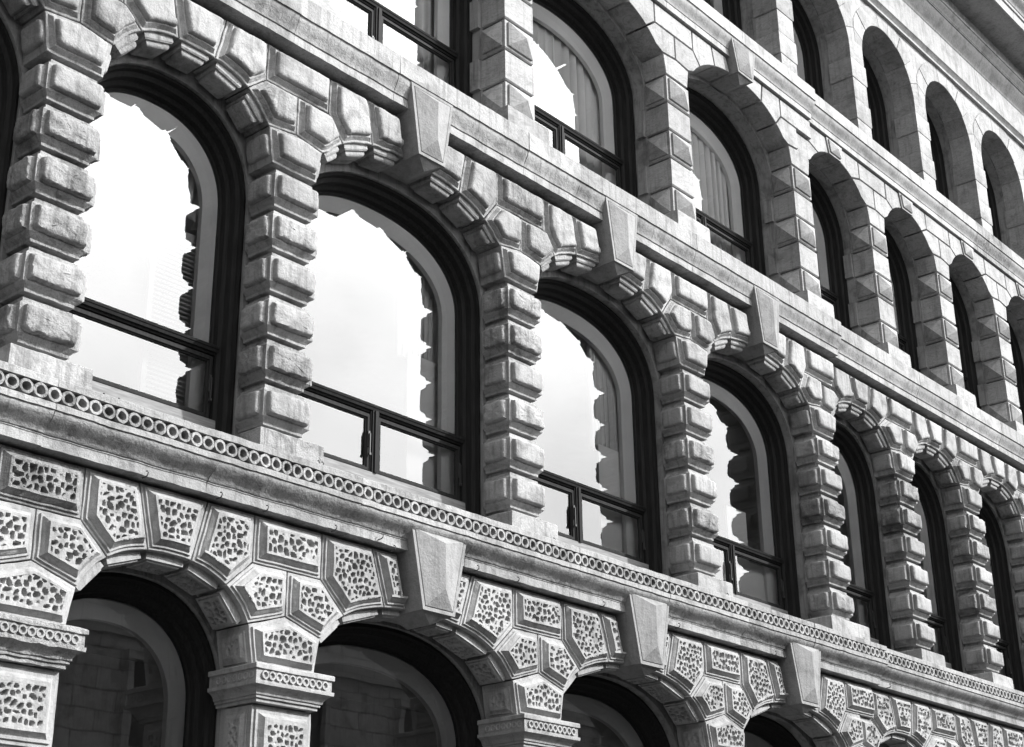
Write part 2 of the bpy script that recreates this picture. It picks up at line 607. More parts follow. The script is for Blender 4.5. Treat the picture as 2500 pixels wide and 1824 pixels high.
def front_stone(st, poly, yf, x_ref, name, mat, parent, seed, soffit=None, chord=None):
    """one voussoir, springer or spandrel stone with its raised face"""
    mb = MB()
    ds = lod(x_ref)
    p = inset(poly, GAP if st != 't' else 0.014)
    if st == 'g':
        r = relief(mb, p, frame_front(yf), RING_WORM, ds * 1.3, cap=None)
        q = inset(inset(chord or poly, GAP), .104)
        worm_panel(mb, q, frame_front(yf), 0.0, depth=.050, ds=.0085 if x_ref < 13 else (.012 if x_ref < 20 else .02), cell=.064, seed=seed)
        mb.jitter(.004, 7, seed, .002, 40)
    elif st == 's':
        relief(mb, p, frame_front(yf), RING_BOLSTER, ds, soft=2, soft_from=6)
        big = random.random() < .3
        mb.jitter(.008 if big else .005, 8, seed, .005 if big else .0025, 38)
    else:
        relief(mb, p, frame_front(yf), RING_ASHLAR, ds * 2, cap='flat')
        mb.jitter(.002, 3, seed)
    if soffit is not None:
        # pillow or panel cut on the underside of the arch stone
        (x0, z0), (x1, z1) = soffit
        e = Vector((x1 - x0, 0, z1 - z0))
        L = e.length
        if L > .12:
            e /= L
            nrm = Vector((e.z, 0, -e.x))
            if nrm.z > 0:
                nrm = -nrm
            o = Vector((x0, 0, z0))
            y0, y1 = yf + .135, yf + .46
            u_ax = e
            # u along the intrados, v along depth; pick the turn that points the face down
            def fr3(u, v, h):
                q3 = o + u_ax * (L - u if flip else u) + nrm * h
                if h > 0:
                    q3 += nrm * SOFF[st]
                return (q3.x, v, q3.z)
            mg = .034 if st == 'g' else .052
            poly2 = [(mg, y0), (L - mg, y0), (L - mg, y1), (mg, y1)]
            flip = u_ax.cross(Vector((0, 1, 0))).dot(nrm) < 0
            if st == 'g':
                relief(mb, poly2, fr3, [(0, -.03), (0, .045), (.020, .045), (.024, .062), (.045, .066)], .08, cap=None)
                worm_panel(mb, inset(poly2, .045), fr3, .066, depth=.036, ds=.012 if x_ref < 16 else .024, cell=.06, seed=seed)
            else:
                relief(mb, poly2, fr3, [(0, -.03), (0, .018), (.012, .034), (.032, .034), (.034, .062), (.042, .080), (.058, .090)], .05, soft=1, soft_from=4, cap='flat')
    return sub(mb, name, mat, parent)

def intrados(xa, xb, A, B, n, zs, k=6):
    return [(xa + (xb - xa) * i / k, arch_z(xa + (xb - xa) * i / k, A, B, n, zs)) for i in range(k + 1)]

seed_counter = [10]
def nseed():
    seed_counter[0] += 1
    return seed_counter[0]

def hip_key(name, cx, yf, zb, zt, wb, wt, ridge, depth, parent, mat, ztop_in=.10, zbot_in=.18, margin=.035):
    """keystone wedge with a margin and a hipped, faceted face, faceted underside"""
    mb = MB()
    P = [(cx - wb, zb), (cx + wb, zb), (cx + wt, zt), (cx - wt, zt)]
    fr = frame_front(yf)
    relief(mb, P, fr, [(0, -depth), (0, 0), (margin, 0), (margin + .004, -.012), (margin + .010, .004)], 9.0, cap=None)
    o = len(mb.v) - 4
    q = inset(P, margin + .010)
    rb = (cx, q[0][1] + zbot_in)
    rt = (cx, q[2][1] - ztop_in)
    a, b = fr(rb[0], rb[1], ridge), fr(rt[0], rt[1], ridge)
    mb.v += [a, b]
    ia, ib = len(mb.v) - 2, len(mb.v) - 1
    mb.f += [(o, o + 1, ia), (o + 1, o + 2, ib, ia), (o + 2, o + 3, ib), (o + 3, o, ia, ib)]
    # hanging pyramid under the stone
    d = .06
    y0, y1 = yf + .03, yf + depth - .12
    c = [(cx - wb + .03, y0, zb), (cx + wb - .03, y0, zb), (cx + wb - .03, y1, zb), (cx - wb + .03, y1, zb)]
    ym = yf + .12
    ap = [(cx, ym, zb - d * 1.6), (cx, y1 - .08, zb - d * 1.6)]
    mb.add(c + ap, [(0, 4, 1), (1, 4, 5, 2), (2, 5, 3), (3, 5, 4, 0)])
    mb.jitter(.003, 6, nseed())
    return sub(mb, name, mat, parent, 20)

# ------------------------------------------------------------------ arches, storey by storey
def arch_stones(st, a, b):
    S = ST[st]
    cx, hp, wide = bay_geo(st, a, b)
    o = bay_yo(a, b)
    yf = S['y'] + o
    A = hp - S['w']
    B = S['bw'] if wide else S['bn']
    n = S['nw'] if wide else S['nn']
    zs = S['zs']
    par = WALL[st, a, b]
    mat = {'g': 'lime', 's': 'sand', 't': 'marble'}[st]
    args = (A, B, n, zs)
    x2 = S['x2w'] if wide else S['x2n']
    x3 = hp - S['x3']
    z3 = S['z3']
    zt, zb, za, sw = S['zt'], S['zb'], S['za'], S['sw']
    sides = []
    if wide:
        kin_b, kin_t = S['kb'], S['kt']
        # narrow stone beside the keystone, then the long one
        sides.append(('voussoir', [(kin_b, None), (S['k2b'], None)], kin_t, S['k2t']))
        lo_b, lo_t = S['k2b'], S['k2t']
    else:
        lo_b, lo_t = S['k1b'], S['k1t']
    for sg in (-1, 1):
        def mk(poly):
            pts = [(cx + sg * x, z) for x, z in poly]
            return pts if sg > 0 else pts[::-1]
        if wide:
            # stone between keystone and long voussoir
            it = intrados(S['kb'], S['k2b'], *args)
            poly = mk(it + [(S['k2t'], zt), (S['kt'], zt)])
            chord = mk([it[0], it[-1], (S['k2t'], zt), (S['kt'], zt)])
            sf = ((cx + sg * S['kb'], it[0][1]), (cx + sg * S['k2b'], it[-1][1]))
            front_stone(st, poly, yf, cx, 'voussoir', mat, par, nseed(), sf if st != 't' else None, chord)
        it = intrados(lo_b, x2, *args)
        poly = mk(it + [(hp - sw, zb), (hp - sw, zt), (lo_t, zt)])
        chord = mk([it[0], it[-1], (hp - sw, zb), (hp - sw, zt), (lo_t, zt)])
        sf = ((cx + sg * lo_b, it[0][1]), (cx + sg * x2, it[-1][1]))
        front_stone(st, poly, yf, cx, 'voussoir', mat, par, nseed(), sf if st != 't' else None, chord)
        # stepped stone over the springer
        it = []
        z2 = arch_z(x2, *args)
        for k in range(5):
            z = z2 + (z3 - z2) * k / 4
            it.append((x2 if k == 0 else (x3 if k == 4 else arch_x(z, *args)), z))
        poly = mk(it + [(hp, za), (hp, zb), (hp - sw, zb)])
        chord = mk([it[0], it[-1], (hp, za), (hp, zb), (hp - sw, zb)])
        sf = ((cx + sg * it[0][0], it[0][1]), (cx + sg * it[-1][0], it[-1][1]))
        front_stone(st, poly, yf, cx, 'voussoir', mat if st != 's' or random.random() > .3 else 'rough', par, nseed(), sf if st != 't' else None, chord)
    if wide:
        zk = arch_z(0, *args)
        top = {'g': 4.325, 's': 9.43, 't': 13.66}[st]
        kd = {'g': .15, 's': .13, 't': .14}[st]
        hip_key('keystone', cx, yf - kd, zk - (.03 if st != 't' else .02), top, S['kb'] - .004, S['kt'] + .03, .085, .62, par, 'key')
    else:
        it = intrados(-S['k1b'], S['k1b'], *args)
        poly = [(cx + x, z) for x, z in it] + [(cx + S['k1t'], zt), (cx - S['k1t'], zt)]
        sf = ((cx - S['k1b'], it[0][1]), (cx + S['k1b'], it[-1][1]))
        if st == 't':
            mb = MB()
            p = inset(poly, .007)
            p4 = [p[0], p[-3], p[-2], p[-1]]
            APEX[0] = .05
            relief(mb, p4, frame_front(yf - .02), [(0, -.4), (0, 0), (.035, 0), (.036, .022), (.040, .025)], .9, cap='apex')
            sub(mb, 'keystone', 'marble', par, 20)
        else:
            front_stone(st, poly, yf, cx, 'voussoir', mat, par, nseed(), sf, [poly[0]] + poly[len(it) - 1:])

for st in 'gst':
    for a, b in BAYS:
        arch_stones(st, a, b)

# ------------------------------------------------------------------ piers
PIERS = {}
def rect_ring(x0, x1, y0, y1, z, ds):
    pts = resample([(x0, y0), (x1, y0), (x1, y1), (x0, y1)],
                   [max(1, int((x1 - x0) / ds)), max(1, int((y1 - y0) / ds)), max(1, int((x1 - x0) / ds)), max(1, int((y1 - y0) / ds))])
    return [(x, y, z) for x, y in pts]

def moulded_box(mb, cx, w, y0, y1, levels, ds):
    """levels: (z, out)"""
    n = [rect_ring(cx - w / 2 - o, cx + w / 2 + o, y0 - o, y1, z, ds) for z, o in levels]
    # keep the same number of points in every ring
    m = len(n[0])
    base = rect_ring(cx - w / 2, cx + w / 2, y0, y1, 0, ds)
    rings = []
    for z, o in levels:
        r = []
        for (x, y, _) in base:
            xx = cx + (x - cx) * (w / 2 + o) / (w / 2)
            t = (y1 - y) / (y1 - y0)
            r.append((xx, y - o * t, z))
        rings.append(r)
    mb.loft(rings)

PIL = [(0, -.01), (.001, .030), (.005, .046), (.014, .056), (.030, .060), (.06, .061)]

def bolster(cx, w, yb, depth, z0, h, parent, mat, seed, worn):
    mb = MB()
    ds = lod(cx)
    lv = [(z0, -.048), (z0 + .004, -.044), (z0 + .030, -.044), (z0 + .075, 0), (z0 + h * .5, 0.001), (z0 + h - .075, 0), (z0 + h - .030, -.044), (z0 + h, -.048)]
    base = MB()
    moulded_box(base, cx, w, yb, yb + depth, lv, ds * 1.4)
    za, zb = z0 + .092, z0 + h - .086
    relief(mb, [(cx - w / 2 + .036, za), (cx + w / 2 - .036, za), (cx + w / 2 - .036, zb), (cx - w / 2 + .036, zb)], frame_front(yb), PIL, ds, soft=1, soft_from=1)
    for sd in (-1, 1):
        u0, u1 = yb + .040, yb + depth - .05
        if sd < 0:
            relief(mb, [(-u1, za), (-u0, za), (-u0, zb), (-u1, zb)], frame_left(cx - w / 2), PIL, ds, soft=1, soft_from=1)
        else:
            relief(mb, [(u0, za), (u1, za), (u1, zb), (u0, zb)], frame_right(cx + w / 2), PIL, ds * 2, soft=2, soft_from=1)
    nb = len(mb.v)
    base.jitter(.004 if worn else .002, 7, seed, .003 if worn else .001, 34)
    mb.jitter(.011 if worn else .003, 9, seed, .010 if worn else .002, 33)
    mb.add(base.v, base.f)
    return sub(mb, 'bolster_block', mat, parent)

def slanted_sides(cx, w0, z0, w1, z1, u0, u1, za, zb):
    def wid(v):
        return w0 + (w1 - w0) * (v - z0) / (z1 - z0)
    yield [(-u1, za), (-u0, za), (-u0, zb), (-u1, zb)], (lambda u, v, h: (cx - wid(v) - h, -u, v))
    yield [(u0, za), (u1, za), (u1, zb), (u0, zb)], (lambda u, v, h: (cx + wid(v) + h, u, v))

def side_relief(mb, st, cx, w, yb, depth, za, zb, ds, seed):
    """same face carved on the left and right of a pier stone"""
    for sd in (-1, 1):
        u0, u1 = yb + .02, yb + depth - .02
        if sd < 0:
            P, fr = [(-u1, za), (-u0, za), (-u0, zb), (-u1, zb)], frame_left(cx - w / 2)
        else:
            P, fr = [(u0, za), (u1, za), (u1, zb), (u0, zb)], frame_right(cx + w / 2)
        yield P, fr

def make_pier_s(p):
    """second storey: plinth, neck, six bolsters and the springer"""
    cx = PIER[p]
    o = yo(p)
    S = ST['s']
    core = MB()
    core.box(cx - .19, cx + .19, .51 + o, .80 + o, 4.6, 7.9)
    pier = part(core, 'pier', 'sand', None, 0)
    PIERS['s', p] = pier
    mb = MB()
    wl, wr = (.39, .39) if p != 'E' else (.63, .44)
    moulded_box(mb, cx + (wr - wl) / 2, wl + wr, .285 + o - (.05 if p == 'E' else 0), .78 + o, [(4.60, 0), (4.86, 0), (4.895, -.002), (4.905, -.012)], lod(cx) * 1.6)
    mb.jitter(.004, 6, nseed(), .002, 40)
    sub(mb, 'plinth', 'sand' if p != 'B' else 'rough', pier)
    pitch = .4592
    worn = {'A': {1, 2, 3, 4}, 'B': {1, 2, 4}, 'C': {2, 4, 5}, 'D': {1, 3}, 'E': {0, 3}}.get(p, set())
    for k in range(6):
        wn_ = k in worn or random.random() < .15
        bolster(cx, .575, .39 + o, .40, 4.995 + k * pitch, .408, pier, 'rough' if wn_ and random.random() < .75 else 'sand', nseed(), wn_)
    # springer: pentagon front, same moulding, pillow on the sides
    i = ORDER.index(p)
    P3z = S['z3']
    poly = [(cx - .30, S['zimp']), (cx + .30, S['zimp']), (cx + S['x3'] - .005, P3z), (cx, S['za'] + .005), (cx - S['x3'] + .005, P3z)]
    mb = MB()
    ds = lod(cx)
    yf = S['y'] + o
    relief(mb, inset(poly, .008), frame_front(yf), RING_BOLSTER, ds, soft=2, soft_from=6)
    za, zb = S['zimp'] + .085, P3z - .075
    for P, fr in slanted_sides(cx, .292, S['zimp'], S['x3'] - .013, P3z, yf + .125, yf + .44, za, zb):
        relief(mb, P, fr, [(0, -.03), (0, .012), (.004, .03), (.014, .042), (.03, .048)], ds, soft=2, soft_from=1)
    mb.jitter(.005, 7, nseed(), .003, 34)
    sub(mb, 'springer', 'sand', pier)
    # spandrel block between the neighbouring arches
    mb = MB()
    q = [(cx - S['sw'], S['zb']), (cx + S['sw'], S['zb']), (cx + S['sw'], S['zt']), (cx - S['sw'], S['zt'])]
    front_stone('s', q, yf, cx, 'spandrel_block', 'rough' if p == 'C' else 'sand', pier, nseed())

def make_pier_g(p):
    cx = PIER[p]
    o = yo(p)
    S = ST['g']
    ds = lod(cx)
    yf = S['y'] + o
    core = MB()
    core.box(cx - .30, cx + .30, yf + .09, .80 + o, -1.6, 2.75)
    pier = part(core, 'pier', 'lime', None, 0)
    PIERS['g', p] = pier
    # impost capital with a band of small rings
    mb = MB()
    lv = [(2.40, 0), (2.43, .0), (2.432, .018), (2.455, .018), (2.457, .03), (2.48, .036), (2.505, .055), (2.525, .085), (2.53, .102), (2.55, .104)]
    lv += [(2.5501, .104), (2.562, .104), (2.565, .086), (2.660, .086), (2.663, .104), (2.70, .104), (2.708, .098)]
    moulded_box(mb, cx, .70, yf - .005, .74 + o, lv, ds * 2)
    mb.jitter(.010 if p == 'A' else .003, 9, nseed(), .006 if p == 'A' else .0015, 40)
    cap = sub(mb, 'capital', 'rough' if p == 'A' else 'lime', pier)
    if cx < 27:
        mb = MB()
        def ring(to3d, cu, cv, r):
            N = 14
            prof = [(r, -.02), (r, 0.0), (r * .66, 0.0), (r * .58, -.018), (r * .45, -.024)]
            rr = [[to3d(cu + q * math.cos(2 * math.pi * k / N), cv + q * math.sin(2 * math.pi * k / N), h) for k in range(N)] for q, h in prof]
            mb.loft(rr, cap0=False, cap1=True)
        n = 10
        half = .35 + .104
        for k in range(n):
            u = -half + .07 + (2 * half - .14) * (k + .5) / n
            ring(frame_front(yf - .005 - .104), cx + u, 2.612, (2 * half - .14) / n * .49)
        for k in range(7):
            y = yf - .06 + .50 * (k + .5) / 7
            ring(frame_left(cx - half + .012), -y, 2.612, .50 / 7 * .46)
        r = sub(mb, 'ring_band', 'lime', pier)
        r['kind'] = 'stuff'
    # springer over the capital
    P3z = S['z3']
    poly = [(cx - S['w'], S['zimp'] + .008), (cx + S['w'], S['zimp'] + .008), (cx + S['x3'] - .004, P3z), (cx, S['za'] + .004), (cx - S['x3'] + .004, P3z)]
    mb = MB()
    p5 = inset(poly, .008)
    relief(mb, p5, frame_front(yf), RING_WORM, ds * 1.3, cap=None)
    res = .0085 if cx < 13 else (.012 if cx < 20 else .02)
    worm_panel(mb, inset(p5, .108), frame_front(yf), 0.0, ds=res, cell=.064, seed=nseed())
    for P, fr in slanted_sides(cx, S['w'] - .008, S['zimp'], S['x3'] - .012, P3z, yf + .10, yf + .46, 2.73, 3.04):
        relief(mb, P, fr, [(0, -.03), (0, .0), (.02, .0), (.024, .016), (.04, .016), (.065, .035), (.085, .035)], .08, cap=None)
        worm_panel(mb, inset(P, .085), fr, .035, depth=.02, ds=res * 1.2, cell=.064, seed=nseed())
    mb.jitter(.004, 7, nseed(), .002, 40)
    sub(mb, 'springer', 'lime', pier)
    front_stone('g', [(cx - S['sw'], S['zb']), (cx + S['sw'], S['zb']), (cx + S['sw'], S['zt']), (cx - S['sw'], S['zt'])], yf, cx, 'spandrel_block', 'lime' if p != 'A' else 'rough', pier, nseed())
    # shaft blocks, carved front and sides
    if cx > 21:
        return
    for k, (z0, z1) in enumerate([(1.80, 2.385), (1.19, 1.775), (.58, 1.165), (-.03, .555), (-.64, -.055), (-1.6, -.665)]):
        mb = MB()
        w = .685
        mb.box(cx - w / 2 + .055, cx + w / 2 - .055, yf + .06, .74 + o, z0, z1)
        P = [(cx - w / 2, z0), (cx + w / 2, z0), (cx + w / 2, z1), (cx - w / 2, z1)]
        P = inset(P, .004)
        rr = [(0, -.40), (0, -.062), (.03, -.062), (.034, -.045), (.06, -.045), (.095, -.010), (.10, 0), (.135, 0)]
        relief(mb, P, frame_front(yf), rr, ds * 1.5, cap=None)
        worm_panel(mb, inset(P, .135), frame_front(yf), 0.0, ds=res if k < 2 else .03, cell=.062, seed=nseed())
        for Q, fr in side_relief(mb, 'g', cx, w - .02, yf + .07, .38, z0 + .01, z1 - .01, ds, 0):
            relief(mb, Q, fr, [(0, -.03), (0, .0), (.025, .0), (.03, .016), (.05, .016), (.08, .04), (.10, .04)], .1, cap=None)
            worm_panel(mb, inset(Q, .10), fr, .04, depth=.024, ds=res if k < 2 else .03, cell=.064, seed=nseed())
        mb.jitter(.004, 6, nseed(), .0015, 40)
        sub(mb, 'shaft_block', 'lime', pier)

def make_pier_t(p):
    cx = PIER[p]
    o = yo(p)
    S = ST['t']
    yf = S['y'] + o
    core = MB()
    core.box(cx - .225, cx + .225, yf + .06, .86 + o, 9.68, 12.6)
    pier = part(core, 'pier', 'mortar', None, 0)
    PIERS['t', p] = pier
    mb = MB()
    moulded_box(mb, cx, .78, .265 + o, .88 + o, [(9.66, 0), (9.93, 0), (9.965, -.006)], .12)
    mb.jitter(.003, 5, nseed(), .002, 40)
    sub(mb, 'plinth', 'marble', pier)
    zz = [9.975, 10.395, 10.535, 10.94, 11.37, 11.80, 12.235]
    zz = [9.975 + k * .4525 for k in range(6)]
    w = .55
    for k in range(5):
        z0, z1 = zz[k] + .012, zz[k + 1] - .012
        mb = MB()
        c = .016
        moulded_box(mb, cx, w, yf, .80 + o, [(z0, -c), (z0 + c, 0), (z1 - c, 0), (z1, -c)], .3)
        if k % 2 == 0:
            m_ = .045
            rr = [(0, -.002), (.0, .0), (.006, -.012 + .012), (.008, .010)]
            APEX[0] = .095
            A_ = [(cx - w / 2 + m_, z0 + m_), (cx + w / 2 - m_, z0 + m_), (cx + w / 2 - m_, z1 - m_), (cx - w / 2 + m_, z1 - m_)]
            relief(mb, A_, frame_front(yf), [(0, -.004), (0, .026), (.004, .029)], .5, cap='apex')
            u0, u1 = yf + m_, .80 + o - m_
            for sd in (-1, 1):
                if sd < 0:
                    P, fr = [(-u1, z0 + m_), (-u0, z0 + m_), (-u0, z1 - m_), (-u1, z1 - m_)], frame_left(cx - w / 2)
                else:
                    P, fr = [(u0, z0 + m_), (u1, z0 + m_), (u1, z1 - m_), (u0, z1 - m_)], frame_right(cx + w / 2)
                relief(mb, P, fr, [(0, -.004), (0, .026), (.004, .029)], .5, cap='apex')
        mb.jitter(.003, 4, nseed())
        sub(mb, 'diamond_block' if k % 2 == 0 else 'plain_block', 'marble', pier, 20)
        # quoin on the inner jamb behind the block
        q = MB()
        ex = .055 if k % 2 else .007
        q.box(cx - .275 - ex, cx + .275 + ex, .795 + o, .935 + o, z0, z1)
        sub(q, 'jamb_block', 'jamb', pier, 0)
    poly = [(cx - .275, zz[5] + .004), (cx + .275, zz[5] + .004), (cx + S['x3'], S['z3']), (cx, S['za']), (cx - S['x3'], S['z3'])]
    front_stone('t', poly, yf, cx, 'springer', 'marble', pier, nseed())
    front_stone('t', [(cx - S['sw'], S['zb']), (cx + S['sw'], S['zb']), (cx + S['sw'], S['zt']), (cx - S['sw'], S['zt'])], yf, cx, 'spandrel_block', 'marble', pier, nseed())

def make_pier_f(p):
    """top storey: plain stones, every other one proud with rounded edges"""
    cx = PIER[p]
    o = yo(p)
    yf = .42 + o
    core = MB()
    core.box(cx - .235, cx + .235, yf + .02, .92 + o, 13.9, 15.9)
    pier = part(core, 'pier', 'mortar', None, 0)
    PIERS['f', p] = pier
    h = .43
    for k in range(5):
        z0 = 13.92 + k * h
        z1 = z0 + h - .006
        mb = MB()
        ex = .028 if k % 2 else .0
        r = .022 if k % 2 else .004
        moulded_box(mb, cx, .49 + 2 * ex, yf - ex * .4, .86 + o, [(z0, -r), (z0 + r * .3, -r * .3), (z0 + r, 0), (z1 - r, 0), (z1 - r * .3, -r * .3), (z1, -r)], .3)
        mb.jitter(.003, 4, nseed())
        sub(mb, 'plain_block', 'marble', pier)
        if k == 0:
            q = MB()
            q.box(cx - .36, cx + .36, .34 + o, .9 + o, 13.88, 14.02)
            sub(q, 'plinth', 'marble', pier, 0)

for p in ORDER:
    make_pier_g(p); make_pier_s(p); make_pier_t(p); make_pier_f(p)

# top storey arch stones: fine-jointed ashlar
def arch_f(a, b):
    cx, hp, wide = bay_geo('f', a, b)
    o = bay_yo(a, b)
    yf = .42 + o
    A = hp - .25
    B = 1.08 if wide else 1.065
    zs, n, zt = 15.87, 2.0, 17.30
    par = WALL['f', a, b]
    N = 11 if wide else 9
    angs = [math.pi * k / N for k in range(N + 1)]
    ext = .40
    for k in range(N):
        t0, t1 = angs[k], angs[k + 1]
        inn = [(cx + A * math.cos(t0 + (t1 - t0) * i / 4), zs + B * math.sin(t0 + (t1 - t0) * i / 4)) for i in range(5)]
        def outp(t):
            x, z = (A + ext) * math.cos(t), zs + (B + ext) * math.sin(t)
            s = min(1.0, hp / max(1e-6, abs(x)))
            if abs(x) > hp:
                x = math.copysign(hp, x)
            return (cx + x, min(z, zt))
        out = [outp(t1), outp((t0 + t1) / 2), outp(t0)]
        poly = (inn + out)[::-1]
        # counter-clockwise order seen from the street
        ar = sum(poly[i][0] * poly[(i + 1) % len(poly)][1] - poly[(i + 1) % len(poly)][0] * poly[i][1] for i in range(len(poly)))
        if ar < 0:
            poly = poly[::-1]
        mb = MB()
        e = .022 if k in (2, N - 3) else 0.0
        relief(mb, inset(poly, .003), frame_front(yf - e * .4), [(0, -.42), (0, -.006), (.005, 0)], .5, cap='flat')
        sub(mb, 'voussoir', 'marble', par, 30)
    # wall above the arch, closing up to the frieze
    mb = MB()
    pts = arch_path(A + ext - .02, B + ext - .02, n, zs, 24)
    vs, fs = [], []
    for x, z in pts:
        vs.append((cx + max(-hp, min(hp, x)), yf + .012, min(z, 17.38)))
        vs.append((cx + max(-hp, min(hp, x * 1.02)), yf + .012, 17.40))
    for k in range(len(pts) - 1):
        fs.append((2 * k, 2 * k + 2, 2 * k + 3, 2 * k + 1))
    mb.add(vs, fs)
    sub(mb, 'spandrel_wall', 'marble', par, 0)
for a, b in BAYS:
    arch_f(a, b)

# ------------------------------------------------------------------ string courses and cornice
X0, X1 = 2.6, 33.3
def course(name, prof, cuts, mat, stone_name='course_stone', back=None, jit=.003, skip_joint=.004, offs=True):
    base = MB()
    z0, z1 = min(z for y, z in prof) + .02, max(z for y, z in prof) - .02
    yb = max(y for y, z in prof)
    base.box(X0, X1, yb - .02, yb + .25, z0, z1)
    par = part(base, name, 'mortar', None, 0)
    xs = [X0] + cuts + [X1]
    for xa, xb in zip(xs, xs[1:]):
        xm = (xa + xb) / 2
        o = .055 if (xm > 19.9 and offs) else 0.0
        mb = MB()
        n = max(1, int((xb - xa) / (.05 if xm < 13 else .12)))
        w0 = random.uniform(-.0025, .0025)
        rings = []
        for k in range(n + 1):
            x = xa + skip_joint / 2 + (xb - xa - skip_joint) * k / n
            rings.append([(x, y + o + w0, z) for y, z in prof])
        m = len(prof)
        vs = [q for r in rings for q in r]
        fs = []
        for k in range(n):
            for i in range(m - 1):
                fs.append((k * m + i, (k + 1) * m + i, (k + 1) * m + i + 1, k * m + i + 1))
        fs.append(tuple(reversed(range(m))))
        fs.append(tuple(range(n * m, (n + 1) * m)))
        mb.add(vs, fs)
        s = nseed()
        if xm < 20:
            mb.jitter(jit, 5, s, jit * .6, 26)
        sub(mb, stone_name, mat if random.random() > .12 else 'rough', par, 30)
    return par

def cyma(y0, z0, y1, z1, n=9):
    """S curve from (y0, z0) low and deep to (y1, z1) high and proud"""
    out = []
    for k in range(n + 1):
        t = k / n
        z = z0 + (z1 - z0) * t
        s = 0.5 - 0.5 * math.cos(math.pi * min(1, t * 1.0))
        s = s ** .8
        out.append((y0 + (y1 - y0) * s, z))
    return out

def cuts_from(vals):
    return sorted(v for v in vals if X0 + .4 < v < X1 - .4)
ctr = [(PIER[a] + PIER[b]) / 2 for a, b in BAYS]
c1 = cuts_from([PIER['A'] - .1, 7.9, 9.6, 11.2, 12.9, 14.6, 16.3, 17.9, 19.9, 21.6, 23.3, 25.1, 26.9, 28.7, 30.5, 32.2])
# first course: guilloche band on a cyma
prof = [(.62, 4.075), (.155, 4.075), (.155, 4.165), (.148, 4.165), (.148, 4.178), (.14, 4.178)] + cyma(.135, 4.182, .015, 4.326) + \
       [(.015, 4.336), (.0, 4.338), (.0, 4.390), (.125, 4.392), (.125, 4.530), (.0, 4.532), (.0, 4.592), (.008, 4.598), (.62, 4.615)]
ring_par = course('guilloche_course', prof, c1, 'sand', jit=.006)
c2 = cuts_from([PIER['A'] + .4, 8.75, 10.2, 12.4, 13.4, 15.0, 15.95, 18.0, 19.9, 21.0, 22.6, 24.2, 25.8, 27.4, 29.0, 30.6, 32.0])
prof = [(.75, 9.135), (.29, 9.135), (.29, 9.226), (.30, 9.226), (.30, 9.244), (.29, 9.244)] + cyma(.285, 9.248, .215, 9.425) + \
       [(.215, 9.436), (.195, 9.438), (.195, 9.672), (.203, 9.682), (.75, 9.70)]
course('string_course', prof, c2, 'sand', jit=.0045)
c3 = cuts_from([12.0, 13.9, 15.8, 17.7, 19.9, 21.3, 22.9, 24.5, 26.1, 27.7, 29.3, 30.9, 32.3])
prof = [(.85, 13.368), (.355, 13.368), (.355, 13.470), (.365, 13.470), (.365, 13.482), (.355, 13.482)] + cyma(.35, 13.486, .26, 13.664) + \
       [(.26, 13.674), (.24, 13.676), (.24, 13.895), (.248, 13.903), (.85, 13.92)]
course('string_course', prof, c3, 'lime', jit=.003)
c4 = cuts_from([14.6, 16.5, 18.4, 19.9, 22.4, 24.9, 27.4, 29.9, 32])
prof = [(.85, 17.25), (.36, 17.25), (.36, 17.30), (.30, 17.375), (.29, 17.38), (.29, 17.985), (.283, 17.985), (.283, 17.995)] + cyma(.275, 18.0, .12, 18.29) + \
       [(.12, 18.31), (.095, 18.312), (.095, 18.335)] + cyma(.085, 18.34, .0, 18.47, 6) + [(-.02, 18.475), (-.02, 18.535), (.02, 18.54), (.06, 18.56), (.06, 18.84), (-.62, 18.84), (-.62, 18.80), (-.665, 18.80), (-.665, 19.02), (-.695, 19.025), (-.695, 19.10)] + \
       [(-.71 - .16 * (0.5 - 0.5 * math.cos(math.pi * k / 6)), 19.105 + .2 * k / 6) for k in range(7)] + [(-.89, 19.31), (-.89, 19.42), (.85, 19.46)]
course('cornice', prof, c4, 'lime', 'cornice_stone', jit=.0015)
# unseen slab closing the top, added to block light from above
mb = MB(); mb.box(X0, X1, .8, 8.0, 19.3, 19.45)
part(mb, 'light_block_roof', 'mortar', None, 0)

# rings of the guilloche, one by one
mb = MB()
N = 26
prof_r = [(.0634, .120), (.0634, .004), (.061, 0.0), (.040, 0.0), (.038, .004), (.036, .10), (.028, .122)]
mb.loft([[(r * math.cos(2 * math.pi * k / N), y, r * math.sin(2 * math.pi * k / N)) for k in range(N)] for r, y in prof_r], cap0=False, cap1=True)
ring0 = sub(mb, 'guilloche_ring', 'sand', ring_par)
x = 5.36
first = True
ring_meshes = [ring0.data]
for v in range(5):
    m2 = ring0.data.copy()
    for i, vt in enumerate(m2.vertices):
        d = noise.noise_vector(vt.co * 26 + Vector((v * 9, 3, 1))) * .007
        vt.co += d
    m2.materials.clear()
    m2.materials.append(MAT['rough'] if v < 3 else MAT['sand'])
    ring_meshes.append(m2)
while x < 30.6:
    o = .055 if x > 19.9 else 0.0
    if first:
        ring0.location = (x, o + .001, 4.461)
        first = False
    else:
        c = ring0.copy()
        c.data = random.choice(ring_meshes)
        COL.objects.link(c)
        c.parent = ring_par
        c.location = (x, o + .001 + random.uniform(0, .002), 4.461)
    x += .1272

# ------------------------------------------------------------------ windows
def frame_curve(A, B, n, zs, zb, d, dt, N=40):
    p = arch_path(A - d, B - dt, n, zs, N)
    return [(-(A - d), zb)] + p + [((A - d), zb)]

